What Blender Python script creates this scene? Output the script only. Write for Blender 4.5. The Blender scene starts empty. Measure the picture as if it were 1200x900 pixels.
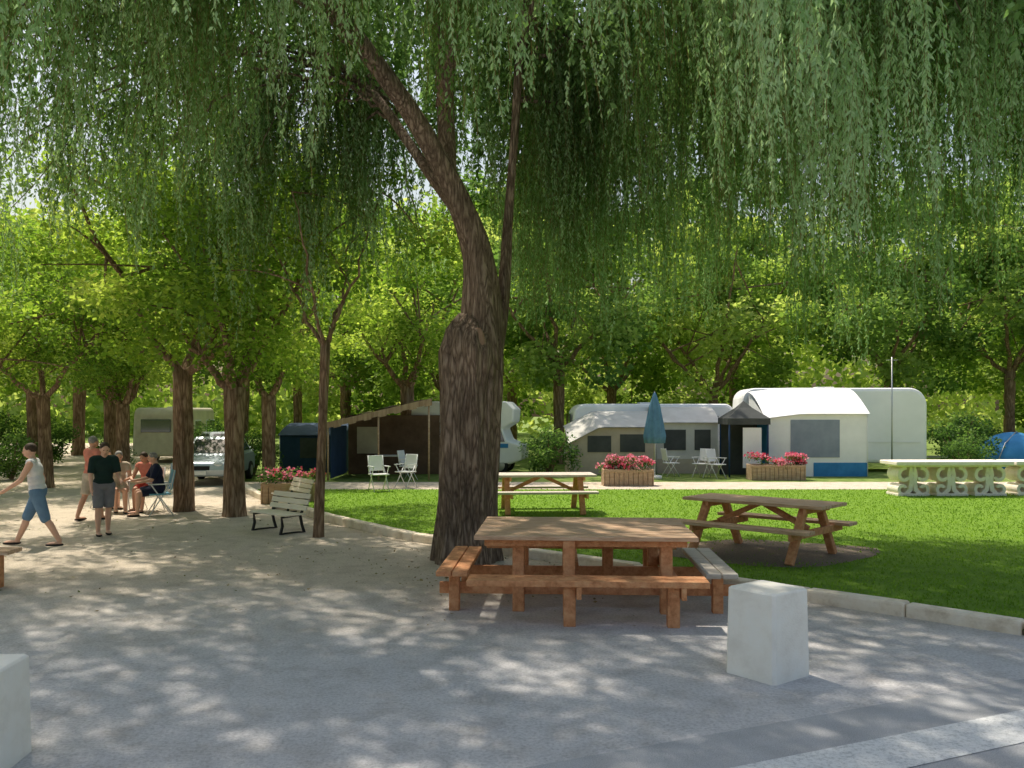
import bpy, math, random
import numpy as np
from mathutils import Vector, Matrix, Euler
random.seed(7); rng=np.random.default_rng(11)
scene=bpy.context.scene
COL=scene.collection
scene.view_settings.view_transform='Standard'
scene.view_settings.look='None'
scene.view_settings.exposure=0

# ------------------------------------------------------------ materials
def nodes(name):
    m=bpy.data.materials.new(name); m.use_nodes=True
    nt=m.node_tree; nt.nodes.clear()
    return m,nt,nt.nodes,nt.links
def ramp(N,cols,pos=None):
    r=N.new('ShaderNodeValToRGB'); e=r.color_ramp.elements
    n=len(cols)
    if pos is None: pos=[0.3+0.4*i/(n-1) for i in range(n)]
    while len(e)<n: e.new(0.5)
    for i,c in enumerate(cols):
        e[i].position=pos[i]; e[i].color=(c[0],c[1],c[2],1)
    return r
def M(name,cols,scale=5,rough=.8,bump=0.0,bscale=40,metal=0,stretch=(1,1,1),spec=.4,dirt=None):
    m,nt,N,L=nodes(name)
    if not isinstance(cols[0],(tuple,list)): cols=[tuple(c*.85 for c in cols),cols]
    o=N.new('ShaderNodeOutputMaterial'); b=N.new('ShaderNodeBsdfPrincipled')
    b.inputs['Roughness'].default_value=rough; b.inputs['Metallic'].default_value=metal
    b.inputs['Specular IOR Level'].default_value=spec
    tc=N.new('ShaderNodeTexCoord'); mp=N.new('ShaderNodeMapping'); mp.inputs['Scale'].default_value=stretch
    L.new(tc.outputs['Object'],mp.inputs['Vector'])
    n=N.new('ShaderNodeTexNoise'); n.inputs['Scale'].default_value=scale; n.inputs['Detail'].default_value=6
    n.inputs['Roughness'].default_value=.65
    L.new(mp.outputs[0],n.inputs['Vector'])
    r=ramp(N,cols); L.new(n.outputs['Fac'],r.inputs['Fac'])
    L.new(r.outputs[0],b.inputs['Base Color'])
    if bump:
        n2=N.new('ShaderNodeTexNoise'); n2.inputs['Scale'].default_value=bscale; n2.inputs['Detail'].default_value=5
        L.new(mp.outputs[0],n2.inputs['Vector'])
        bp=N.new('ShaderNodeBump'); bp.inputs['Strength'].default_value=bump; bp.inputs['Distance'].default_value=.02
        L.new(n2.outputs['Fac'],bp.inputs['Height']); L.new(bp.outputs[0],b.inputs['Normal'])
    L.new(b.outputs[0],o.inputs['Surface'])
    return m
def leafmat(name,cols,trans=.45,tcol=(1.25,1.3,.6),gl=.03):
    m,nt,N,L=nodes(name)
    o=N.new('ShaderNodeOutputMaterial')
    a=N.new('ShaderNodeAttribute'); a.attribute_name='tint'
    r=ramp(N,cols,[i/(len(cols)-1) for i in range(len(cols))]); L.new(a.outputs['Fac'],r.inputs['Fac'])
    d=N.new('ShaderNodeBsdfDiffuse'); t=N.new('ShaderNodeBsdfTranslucent'); g=N.new('ShaderNodeBsdfGlossy')
    g.inputs['Roughness'].default_value=.6; g.inputs['Color'].default_value=(.7,.8,.7,1)
    vm=N.new('ShaderNodeVectorMath'); vm.operation='MULTIPLY'; vm.inputs[1].default_value=tcol
    L.new(r.outputs[0],d.inputs['Color']); L.new(r.outputs[0],vm.inputs[0]); L.new(vm.outputs[0],t.inputs['Color'])
    x=N.new('ShaderNodeMixShader'); x.inputs[0].default_value=trans
    L.new(d.outputs[0],x.inputs[1]); L.new(t.outputs[0],x.inputs[2])
    y=N.new('ShaderNodeMixShader'); y.inputs[0].default_value=gl
    L.new(x.outputs[0],y.inputs[1]); L.new(g.outputs[0],y.inputs[2])
    L.new(y.outputs[0],o.inputs['Surface'])
    return m
def barkmat(name,cols,sc=9,strength=.9):
    m,nt,N,L=nodes(name)
    o=N.new('ShaderNodeOutputMaterial'); b=N.new('ShaderNodeBsdfPrincipled'); b.inputs['Roughness'].default_value=.95
    b.inputs['Specular IOR Level'].default_value=.15
    tc=N.new('ShaderNodeTexCoord'); mp=N.new('ShaderNodeMapping'); mp.inputs['Scale'].default_value=(1,1,.16)
    L.new(tc.outputs['Object'],mp.inputs['Vector'])
    n0=N.new('ShaderNodeTexNoise'); n0.inputs['Scale'].default_value=5; n0.inputs['Detail'].default_value=6
    L.new(mp.outputs[0],n0.inputs['Vector'])
    ad=N.new('ShaderNodeVectorMath'); ad.operation='MULTIPLY_ADD'; ad.inputs[1].default_value=(.3,.3,.3)
    L.new(n0.outputs['Color'],ad.inputs[0]); L.new(mp.outputs[0],ad.inputs[2])
    v=N.new('ShaderNodeTexVoronoi'); v.feature='DISTANCE_TO_EDGE'; v.inputs['Scale'].default_value=sc
    L.new(ad.outputs[0],v.inputs['Vector'])
    r0=N.new('ShaderNodeMapRange'); r0.inputs['From Max'].default_value=.3; L.new(v.outputs['Distance'],r0.inputs['Value'])
    n=N.new('ShaderNodeTexNoise'); n.inputs['Scale'].default_value=30; n.inputs['Detail'].default_value=8; n.inputs['Roughness'].default_value=.7
    L.new(mp.outputs[0],n.inputs['Vector'])
    mu=N.new('ShaderNodeMath'); mu.operation='MULTIPLY_ADD'; mu.inputs[1].default_value=.70
    L.new(n.outputs['Fac'],mu.inputs[0])
    mm=N.new('ShaderNodeMath'); mm.operation='MULTIPLY'; mm.inputs[1].default_value=.36; L.new(r0.outputs[0],mm.inputs[0])
    L.new(mm.outputs[0],mu.inputs[2])
    r=ramp(N,cols,[.2+.6*i/(len(cols)-1) for i in range(len(cols))]); L.new(mu.outputs[0],r.inputs['Fac'])
    n3=N.new('ShaderNodeTexNoise'); n3.inputs['Scale'].default_value=1.3; n3.inputs['Detail'].default_value=4; L.new(tc.outputs['Object'],n3.inputs['Vector'])
    r3=ramp(N,[(.7,.68,.65),(1.1,1.05,1)],[.35,.65]); L.new(n3.outputs['Fac'],r3.inputs['Fac'])
    mx=N.new('ShaderNodeMixRGB'); mx.blend_type='MULTIPLY'; mx.inputs[0].default_value=1; L.new(r.outputs[0],mx.inputs[1]); L.new(r3.outputs[0],mx.inputs[2])
    L.new(mx.outputs[0],b.inputs['Base Color'])
    bp=N.new('ShaderNodeBump'); bp.inputs['Strength'].default_value=strength; bp.inputs['Distance'].default_value=.06
    L.new(mu.outputs[0],bp.inputs['Height']); L.new(bp.outputs[0],b.inputs['Normal'])
    L.new(b.outputs[0],o.inputs['Surface'])
    return m

m_wood=M('table_wood',[(.44,.25,.14),(.66,.43,.27),(.78,.58,.40)],scale=3,rough=.75,bump=.5,bscale=14,stretch=(1.2,9,9))
m_wood2=M('beam_wood',[(.42,.16,.06),(.64,.29,.13),(.74,.40,.20)],scale=3,rough=.75,bump=.5,bscale=12,stretch=(4,4,4))
m_woodgray=M('weathered_wood',[(.38,.33,.27),(.55,.49,.42),(.66,.61,.54)],scale=3,rough=.85,bump=.5,bscale=14,stretch=(1.2,9,9))
m_cream=M('cream_slat',[(.82,.72,.56),(.93,.85,.70)],scale=4,rough=.7,bump=.3,stretch=(1,8,8))
m_iron=M('dark_iron',(.03,.03,.032),rough=.5,metal=.6)
m_conc=M('white_concrete',[(.84,.78,.69),(.94,.89,.80),(.96,.93,.86)],scale=4,rough=.9,bump=.18,bscale=70)
m_stone=M('pale_stone',[(.78,.68,.56),(.92,.83,.72),(.95,.88,.79)],scale=5,rough=.9,bump=.3,bscale=30)
m_kerb=M('kerb_stone',[(.62,.50,.36),(.86,.74,.58),(.92,.82,.68)],scale=4,rough=.95,bump=.6,bscale=25)
m_white=M('white_panel',[(.86,.86,.86),(.93,.93,.93)],scale=1.5,rough=.35)
m_canvasw=M('white_canvas',[(.84,.84,.84),(.93,.93,.93)],scale=2,rough=.85,bump=.15,bscale=4)
m_canvasl=M('pale_grey_canvas',[(.56,.54,.50),(.68,.66,.62)],scale=2,rough=.9,bump=.2,bscale=4)
m_canvasg=M('taupe_canvas',[(.44,.36,.28),(.56,.48,.38)],scale=2,rough=.9,bump=.2,bscale=4)
m_canvasb=M('blue_canvas',[(.03,.18,.40),(.06,.28,.58)],scale=2,rough=.85,bump=.15,bscale=4)
m_navy=M('navy_canvas',[(.015,.04,.09),(.03,.07,.15)],scale=2,rough=.85)
m_bluegray=M('mesh_window',[(.20,.24,.31),(.29,.33,.41)],scale=2,rough=.5)
m_darkcanvas=M('dark_canvas',[(.05,.055,.055),(.09,.095,.09)],scale=2,rough=.9)
m_beige=M('beige_panel',[(.55,.48,.37),(.72,.65,.52)],scale=2,rough=.5)
m_browncv=M('brown_canopy',[(.10,.06,.04),(.19,.12,.08)],scale=2,rough=.85,bump=.3,bscale=5)
m_umb=M('umbrella_cloth',[(.08,.18,.28),(.12,.27,.40)],scale=4,rough=.85)
m_glass=M('tinted_glass',[(.02,.025,.03),(.05,.06,.07)],scale=1,rough=.06,spec=.8)
m_tyre=M('tyre_rubber',(.02,.02,.02),rough=.9)
m_rim=M('wheel_rim',(.45,.45,.46),rough=.35,metal=.7)
m_car=M('silver_blue_paint',[(.44,.50,.56),(.50,.56,.62)],scale=1,rough=.25,metal=.2)
m_lamp=M('headlight_glass',(.75,.78,.8),rough=.1)
m_plast=M('white_plastic',[(.74,.74,.72),(.85,.85,.83)],scale=2,rough=.45)
m_bluepl=M('light_blue_canvas',[(.15,.38,.52),(.22,.5,.62)],scale=2,rough=.7)
m_terra=M('planter_wood',[(.38,.24,.14),(.58,.43,.29)],scale=3,rough=.85,bump=.5,stretch=(1,1,6))
m_steel=M('galvanised_steel',(.5,.5,.5),rough=.4,metal=.8)
m_skin=M('skin',[(.64,.36,.25),(.74,.44,.31)],scale=6,rough=.6)
m_skin2=M('tanned_skin',[(.58,.29,.19),(.66,.36,.24)],scale=6,rough=.6)
def cloth(n,c): return M(n,[tuple(x*.75 for x in c),c],scale=9,rough=.95,bump=.4,bscale=14)
m_hairb=M('brown_hair',[(.03,.018,.01),(.07,.04,.02)],scale=30,rough=.7)
m_hairg=M('gray_hair',[(.18,.17,.16),(.32,.3,.28)],scale=30,rough=.7)
m_eye=M('eye_dark',(.02,.015,.01),rough=.2)
m_lip=M('lip',(.35,.12,.10),rough=.5)
m_bark_w=barkmat('willow_bark',[(.06,.04,.03),(.27,.20,.15),(.48,.38,.30)],sc=15,strength=1)
m_bark_p=barkmat('plane_bark',[(.08,.05,.03),(.27,.18,.12),(.44,.33,.24)],sc=12,strength=.6)
m_scar=M('bare_wood_scar',[(.24,.14,.09),(.38,.25,.17)],scale=5,rough=.9,bump=.8,bscale=10,stretch=(4,4,.8))
m_willow=leafmat('willow_leaves',[(.05,.10,.022),(.12,.21,.05),(.23,.37,.15),(.45,.60,.38),(.22,.15,.07)],.5,(1.2,1.3,.85),.015)
m_plane=leafmat('plane_leaves',[(.08,.15,.02),(.15,.27,.035),(.26,.38,.065),(.44,.53,.14)],.6,(1.4,1.4,.75),.02)
m_far=leafmat('far_leaves',[(.10,.18,.035),(.18,.29,.06),(.31,.42,.10),(.52,.60,.22)],.6,(1.35,1.35,.8),.01)
m_fard=leafmat('far_green_leaves',[(.07,.14,.035),(.13,.23,.06),(.22,.33,.09),(.36,.46,.15)],.6,(1.3,1.35,.8),.01)
m_bush=leafmat('bush_leaves',[(.05,.10,.03),(.09,.17,.045),(.15,.25,.07),(.26,.36,.10)],.55,(1.25,1.35,.8),.01)
m_grassb=leafmat('grass_blades',[(.11,.21,.02),(.18,.32,.035),(.27,.41,.06)],.45,(1.3,1.35,.6),.01)
m_litter=leafmat('dry_leaves',[(.16,.10,.05),(.26,.18,.09),(.34,.26,.13),(.18,.2,.06)],.2)
m_flower=leafmat('pink_flowers',[(.60,.06,.12),(.78,.18,.30),(.85,.40,.50),(.75,.08,.10)],.35,(1.2,1,1))

def ground_mat(name,kind):
    m,nt,N,L=nodes(name)
    o=N.new('ShaderNodeOutputMaterial'); b=N.new('ShaderNodeBsdfPrincipled'); b.inputs['Roughness'].default_value=.95
    b.inputs['Specular IOR Level'].default_value=.15
    g=N.new('ShaderNodeNewGeometry')
    def noise(sc,det=6,ro=.6):
        n=N.new('ShaderNodeTexNoise'); n.inputs['Scale'].default_value=sc; n.inputs['Detail'].default_value=det
        n.inputs['Roughness'].default_value=ro; L.new(g.outputs['Position'],n.inputs['Vector']); return n
    def mix(f,a,bb,typ='MIX'):
        x=N.new('ShaderNodeMixRGB'); x.blend_type=typ
        for i,s in ((0,f),(1,a),(2,bb)):
            if hasattr(s,'links'): L.new(s,x.inputs[i])
            elif i==0: x.inputs[0].default_value=s
            else: x.inputs[i].default_value=(*s,1)
        return x.outputs[0]
    big=noise(.45,5); fine=noise(38,5,.75); vfine=noise(110,3,.7); mid=noise(3,6)
    if kind=='path':
        sp=N.new('ShaderNodeSeparateXYZ'); L.new(g.outputs['Position'],sp.inputs[0])
        a=N.new('ShaderNodeMath'); a.operation='MULTIPLY_ADD'; a.inputs[1].default_value=5.0; L.new(big.outputs['Fac'],a.inputs[0]); L.new(sp.outputs['Y'],a.inputs[2])
        mr=N.new('ShaderNodeMapRange'); mr.inputs['From Min'].default_value=9.5; mr.inputs['From Max'].default_value=14.5; mr.interpolation_type='SMOOTHSTEP'
        L.new(a.outputs[0],mr.inputs['Value'])
        rg=ramp(N,[(.47,.455,.46),(.68,.66,.665),(.82,.80,.805)],[.3,.5,.72]); L.new(fine.outputs['Fac'],rg.inputs['Fac'])
        rb=ramp(N,[(.42,.35,.265),(.64,.55,.44),(.78,.69,.57)],[.3,.5,.72]); L.new(fine.outputs['Fac'],rb.inputs['Fac'])
        c=mix(mr.outputs[0],rg.outputs[0],rb.outputs[0])
        rr=ramp(N,[(.76,.74,.71),(1,1,1),(1.06,1.06,1.06)],[.3,.52,.7]); L.new(mid.outputs['Fac'],rr.inputs['Fac'])
        c=mix(.8,c,rr.outputs[0],'MULTIPLY')
        bs=.7
    elif kind=='asphalt':
        rg=ramp(N,[(.34,.34,.35),(.51,.51,.525),(.63,.63,.645)],[.3,.5,.75]); L.new(vfine.outputs['Fac'],rg.inputs['Fac'])
        rr=ramp(N,[(.8,.8,.8),(1,1,1)],[.35,.6]); L.new(mid.outputs['Fac'],rr.inputs['Fac'])
        c=mix(.8,rg.outputs[0],rr.outputs[0],'MULTIPLY'); bs=.5
    elif kind=='paint':
        rg=ramp(N,[(.50,.505,.51),(.76,.76,.76),(.86,.86,.86)],[.36,.52,.75]); L.new(fine.outputs['Fac'],rg.inputs['Fac'])
        c=rg.outputs[0]; bs=.4
    elif kind=='lawn':
        rg=ramp(N,[(.11,.21,.02),(.18,.32,.035),(.25,.40,.06)],[.3,.5,.72]); L.new(fine.outputs['Fac'],rg.inputs['Fac'])
        rr=ramp(N,[(.75,.8,.65),(1,1,1),(1.15,1.1,.9)],[.32,.5,.7]); L.new(mid.outputs['Fac'],rr.inputs['Fac'])
        c=mix(.8,rg.outputs[0],rr.outputs[0],'MULTIPLY'); bs=.9
    elif kind=='soil':
        rg=ramp(N,[(.14,.105,.075),(.25,.20,.15),(.35,.29,.22)],[.3,.5,.72]); L.new(fine.outputs['Fac'],rg.inputs['Fac'])
        c=rg.outputs[0]; bs=.9
    else:
        rg=ramp(N,[(.09,.15,.03),(.17,.25,.05),(.28,.30,.12)],[.35,.5,.68]); L.new(mid.outputs['Fac'],rg.inputs['Fac'])
        c=rg.outputs[0]; bs=.6
    L.new(c,b.inputs['Base Color'])
    ad=N.new('ShaderNodeMath'); ad.operation='ADD'; L.new(fine.outputs['Fac'],ad.inputs[0]); L.new(vfine.outputs['Fac'],ad.inputs[1])
    bp=N.new('ShaderNodeBump'); bp.inputs['Strength'].default_value=bs; bp.inputs['Distance'].default_value=.025
    L.new(ad.outputs[0],bp.inputs['Height']); L.new(bp.outputs[0],b.inputs['Normal'])
    L.new(b.outputs[0],o.inputs['Surface'])
    return m

# ------------------------------------------------------------ builders
def link(o,parent=None):
    COL.objects.link(o)
    if parent is not None: o.parent=parent
    return o
def tag(o,label,cat,group=None):
    o['label']=label; o['category']=cat
    if group: o['group']=group
def thing(name,label,cat,loc,rot=0,group=None):
    o=bpy.data.objects.new(name,None); o.empty_display_size=.3
    o.location=(loc[0],loc[1],loc[2] if len(loc)>2 else 0); o.rotation_euler=(0,0,rot); link(o); tag(o,label,cat,group); return o
class MB:
    def __init__(s): s.v=[]; s.f=[]; s.sm=[]
    def add(s,vs,fs,smooth=False):
        b=len(s.v); s.v+= [tuple(v) for v in vs]; s.f+=[tuple(i+b for i in f) for f in fs]; s.sm+=[smooth]*len(fs); return s
    def box(s,c,d,rot=(0,0,0)):
        R=Euler(rot).to_matrix(); c=Vector(c); vs=[]
        for x in(-.5,.5):
            for y in(-.5,.5):
                for z in(-.5,.5): vs.append(c+R@Vector((x*d[0],y*d[1],z*d[2])))
        return s.add(vs,[(0,1,3,2),(4,6,7,5),(0,4,5,1),(2,3,7,6),(0,2,6,4),(1,5,7,3)])
    def beam(s,p0,p1,w,h,up=(0,0,1)):
        p0=Vector(p0);p1=Vector(p1); d=(p1-p0).normalized(); up=Vector(up)
        if abs(d.dot(up))>.99: up=Vector((0,1,0))
        a=d.cross(up).normalized()*w/2; b=a.cross(d).normalized()*h/2
        vs=[p0-a-b,p0+a-b,p0+a+b,p0-a+b,p1-a-b,p1+a-b,p1+a+b,p1-a+b]
        return s.add(vs,[(0,3,2,1),(4,5,6,7),(0,1,5,4),(1,2,6,5),(2,3,7,6),(3,0,4,7)])
    def tube(s,pts,rad,seg=12,cap=True,ridge=None,sq=(1,1)):
        pts=[Vector(p) for p in pts]; n=len(pts); vs=[]; fs=[]
        ref=Vector((1,0,0)) if abs((pts[-1]-pts[0]).normalized().x)<.8 else Vector((0,1,0))
        for i,p in enumerate(pts):
            d=(pts[min(i+1,n-1)]-pts[max(i-1,0)]).normalized()
            a=(ref-d*ref.dot(d)).normalized(); b=d.cross(a); ref=a
            for k in range(seg):
                t=2*math.pi*k/seg; r=rad[i]*(ridge(t,p) if ridge else 1)
                vs.append(p+a*math.cos(t)*r*sq[0]+b*math.sin(t)*r*sq[1])
        for i in range(n-1):
            for k in range(seg):
                k2=(k+1)%seg; fs.append((i*seg+k,i*seg+k2,(i+1)*seg+k2,(i+1)*seg+k))
        if cap:
            fs.append(tuple(reversed(range(seg)))); fs.append(tuple((n-1)*seg+k for k in range(seg)))
        return s.add(vs,fs,True)
    def sphere(s,c,r,u=16,v=10,M3=None):
        if not isinstance(r,(tuple,list)): r=(r,r,r)
        c=Vector(c); vs=[]; fs=[]
        def P(x,y,z):
            q=Vector((x*r[0],y*r[1],z*r[2])); 
            if M3 is not None: q=M3@q
            return c+q
        vs.append(P(0,0,-1))
        for j in range(1,v):
            ph=-math.pi/2+math.pi*j/v
            for i in range(u):
                t=2*math.pi*i/u; vs.append(P(math.cos(ph)*math.cos(t),math.cos(ph)*math.sin(t),math.sin(ph)))
        vs.append(P(0,0,1)); top=len(vs)-1
        for i in range(u):
            fs.append((0,1+(i+1)%u,1+i)); fs.append((top,top-u+i,top-u+(i+1)%u))
        for j in range(v-2):
            for i in range(u):
                a=1+j*u; fs.append((a+i,a+(i+1)%u,a+u+(i+1)%u,a+u+i))
        return s.add(vs,fs,True)
    def prism(s,poly,y0,y1):
        n=len(poly); vs=[(p[0],y0,p[1]) for p in poly]+[(p[0],y1,p[1]) for p in poly]
        fs=[tuple(range(n)),tuple(reversed(range(n,2*n)))]+[(i,i+n,(i+1)%n+n,(i+1)%n) for i in range(n)]
        return s.add(vs,fs)
    def ribbon(s,pts,th,y0,y1):
        n=len(pts); A=[];B=[]
        for i in range(n):
            a=Vector(pts[max(i-1,0)]);b=Vector(pts[min(i+1,n-1)]); d=(b-a).normalized(); nn=Vector((-d.y,d.x))*th/2
            p=Vector(pts[i]); A.append(p+nn); B.append(p-nn)
        vs=[];fs=[]
        for i in range(n): vs+=[(A[i].x,y0,A[i].y),(B[i].x,y0,B[i].y),(B[i].x,y1,B[i].y),(A[i].x,y1,A[i].y)]
        for i in range(n-1):
            for k in range(4): fs.append((4*i+k,4*i+(k+1)%4,4*i+4+(k+1)%4,4*i+4+k))
        fs+= [(3,2,1,0),(4*n-4,4*n-3,4*n-2,4*n-1)]
        return s.add(vs,fs)
    def build(s,name,mat,parent=None,bevel=0,loc=(0,0,0),rot=(0,0,0)):
        me=bpy.data.meshes.new(name); me.from_pydata(s.v,[],s.f); me.materials.append(mat)
        me.polygons.foreach_set('use_smooth',s.sm); me.update()
        o=bpy.data.objects.new(name,me); o.location=loc; o.rotation_euler=rot; link(o,parent)
        if bevel:
            bm=o.modifiers.new('bevel','BEVEL'); bm.width=bevel; bm.segments=2; bm.limit_method='ANGLE'; bm.angle_limit=math.radians(40)
        return o
def dup(o,loc=None,rot=None,parent=None,scale=None,label=None):
    n=o.copy(); COL.objects.link(n)
    if parent is not None: n.parent=parent
    if loc is not None: n.location=(loc[0],loc[1],loc[2] if len(loc)>2 else 0)
    if rot is not None: n.rotation_euler=(0,0,rot)
    if scale is not None: n.scale=scale if isinstance(scale,(tuple,list)) else (scale,)*3
    if label: n['label']=label
    for c in list(o.children): dup(c,parent=n)
    return n
def unit(a): return a/np.maximum(np.linalg.norm(a,axis=1,keepdims=True),1e-6)
def leaf_obj(name,C,D,S,Ln,W,tint,mat,parent=None,mid=.42):
    n=len(C); D=unit(D); S=unit(S-D*np.sum(S*D,axis=1,keepdims=True))
    Ln=np.asarray(Ln).reshape(-1,1); W=np.asarray(W).reshape(-1,1)
    Nn=np.cross(D,S)
    V=np.empty((n,4,3)); V[:,0]=C; V[:,1]=C+D*Ln*mid+S*W/2+Nn*W*.15; V[:,2]=C+D*Ln; V[:,3]=C+D*Ln*mid-S*W/2+Nn*W*.15
    me=bpy.data.meshes.new(name); me.vertices.add(4*n); me.vertices.foreach_set('co',V.ravel().astype(np.float32))
    me.loops.add(4*n); me.loops.foreach_set('vertex_index',np.arange(4*n,dtype=np.int32))
    me.polygons.add(n); me.polygons.foreach_set('loop_start',(np.arange(n)*4).astype(np.int32))
    me.update(calc_edges=True)
    at=me.attributes.new('tint','FLOAT','FACE'); at.data.foreach_set('value',np.clip(tint,0,1).astype(np.float32))
    me.materials.append(mat)
    o=bpy.data.objects.new(name,me); link(o,parent); return o
def bez(p0,p1,p2,n):
    p0,p1,p2=map(np.array,(p0,p1,p2)); t=np.linspace(0,1,n)[:,None]
    return (1-t)**2*p0+2*t*(1-t)*p1+t*t*p2

# ------------------------------------------------------------ setting
def sheet(name,poly,z,mat):
    me=bpy.data.meshes.new(name); me.from_pydata([(x,y,z) for x,y in poly],[],[tuple(range(len(poly)))]); me.materials.append(mat)
    me.update()
    if me.polygons[0].normal.z<0: me.flip_normals()
    o=bpy.data.objects.new(name,me); link(o); o['kind']='structure'; return o
sheet('ground',[(-400,-400),(400,-400),(400,400),(-400,400)],0,ground_mat('rough_grass','ground'))
KL=[(-24,60),(-11,32),(-6.2,21.6),(-3.5,16.9),(-1.6,14.4),(0,12.95),(1.6,11.45),(3.26,9.84),(4.8,8.34),(9,4.2),(16,-3)]
sheet('gravel_path',[(-60,60),(-60,-30),(43,-30)]+list(reversed(KL)),.004,ground_mat('gravel','path'))
def kx(y):
    for (x0,y0),(x1,y1) in zip(KL[:-1],KL[1:]):
        if y1<=y<=y0: return x0+(x1-x0)*(y0-y)/(y0-y1)
    return KL[-1][0]
lawnpoly=[(kx(23.6),23.6)]+KL[2:]+[(45,-3),(45,23.6)]
sheet('lawn',lawnpoly,.05,ground_mat('lawn_grass','lawn'))
sheet('cross_road',[(kx(26.6),26.6),(kx(23.6),23.6),(45,23.6),(45,26.6)],.008,ground_mat('pale_gravel','path'))
dr=Vector((2.22,.98)).normalized()
a0=Vector((.41,5.37)); P=[a0-dr*14,a0+dr*24]
sheet('asphalt_road',[tuple(P[0]),tuple(P[1]),(P[1].x+6,P[1].y-13),(P[0].x+6,P[0].y-13)],.009,ground_mat('asphalt','asphalt'))
s0=Vector((1.40,5.26)); nr=Vector((dr.y,-dr.x))
q=[s0-dr*.6,s0+dr*16,s0+dr*16+nr*.42,s0-dr*.6+nr*.42]
sheet('painted_line',[tuple(p) for p in q],.014,ground_mat('worn_paint','paint'))
sheet('soil_patch',[(3.7+1.7*math.cos(t)*(1+.12*math.sin(3*t)),13.0+1.15*math.sin(t)*(1+.15*math.cos(4*t))) for t in [i*2*math.pi/24 for i in range(24)]],.055,ground_mat('bare_soil','soil'))
kb=MB()
pts=[Vector(p) for p in KL]
for a,b in zip(pts[:-1],pts[1:]):
    d=b-a; Ld=d.length; n=max(1,round(Ld/.95)); u=d/Ld
    nn=Vector((-u.y,u.x))
    for i in range(n):
        p=a+u*(Ld*(i+.5)/n)+nn*.06+Vector((random.uniform(-.01,.01),random.uniform(-.01,.01)))
        kb.box((p.x,p.y,.045),(Ld/n-.012,.18+random.uniform(-.01,.01),.19+random.uniform(-.012,.012)),(random.uniform(-.02,.02),random.uniform(-.012,.012),math.atan2(u.y,u.x)+random.uniform(-.012,.012)))
o=kb.build('kerb',m_kerb,bevel=.025); o['kind']='structure'

n=120000
Y=8+ (rng.random(n)**1.5)*15.5; X=-7+rng.random(n)*27
KX=np.interp(Y,[p[1] for p in reversed(KL)],[p[0] for p in reversed(KL)])
soil=((X-3.7)/1.55)**2+((Y-13.0)/1.0)**2
ok=(X>KX+.16)&((soil>1)|(rng.random(n)<.06))&(Y<23.5)&(X<.62*Y+1); X=X[ok];Y=Y[ok]; n=len(X)
C=np.stack([X,Y,np.full(n,.045)],1); D=np.stack([rng.normal(0,.5,n),rng.normal(0,.5,n),np.ones(n)],1); S=rng.normal(0,1,(n,3)); S[:,2]=0
gt=.5+.2*np.sin(X*1.3+np.sin(Y*.9)*2)*np.sin(Y*1.1)+rng.normal(0,.18,n)
o=leaf_obj('grass',C,D,S,rng.uniform(.02,.05,n),rng.uniform(.008,.016,n)*(1+Y/25),gt,m_grassb); o['kind']='stuff'
n=5200
X=rng.uniform(-11,6,n); Y=8.5+rng.random(n)*14
wt=np.exp(-((X+.3)**2+(Y-12.4)**2)/7)+.18*(Y>10)
KX=np.interp(Y,[p[1] for p in reversed(KL)],[p[0] for p in reversed(KL)])
ok=(X<KX+.0)&(rng.random(n)<wt); X=X[ok];Y=Y[ok];n=len(X)
C=np.stack([X,Y,rng.uniform(.016,.03,n)],1); D=rng.normal(0,1,(n,3)); D[:,2]*=.15; S=rng.normal(0,1,(n,3)); S[:,2]*=.2
o=leaf_obj('fallen_leaves',C,D,S,rng.uniform(.03,.07,n),rng.uniform(.012,.03,n),rng.random(n),m_litter); o['kind']='stuff'

# ------------------------------------------------------------ willow
WX,WY=-.68,12.5
wil=thing('willow_tree','large weeping willow with rugged dark trunk and hanging strands','tree',(WX,WY,0))
tb=MB()
def ridge(t,p):
    z=p.z
    f=1+.05*math.sin(5*t+z*.7)+.035*math.sin(11*t+1.7*z)+.03*math.sin(17*t-2.3*z+1)+.025*math.sin(23*t+3*z)
    if z<.6: f+=(.6-z)*.25*(.6+.4*math.sin(5*t+.5))
    if 2.4<z<3.4: f+=.07*math.sin(3*t+4*z)*math.sin((z-2.4)*math.pi)
    return f
def zr(pts,rads,seg,n):
    pts=np.array(pts,float); rads=np.array(rads,float); t=np.linspace(0,1,len(pts)); tt=np.linspace(0,1,n)
    from_=lambda a: np.interp(tt,t,a)
    P=np.stack([from_(pts[:,i]) for i in range(3)],1)
    for _ in range(2): P[1:-1]=(P[:-2]+2*P[1:-1]+P[2:])/4
    return [tuple(p) for p in P],list(from_(rads))
p,r=zr([(.03,0,-.15),(.03,0,.25),(.05,0,1),(.08,0,1.9),(.11,0,2.6),(.11,0,2.95),(.12,0,3.2),(.16,0,3.45)],[.45,.42,.405,.41,.43,.45,.39,.22],48,44)
tb.tube(p,r,84,True,ridge)
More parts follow.
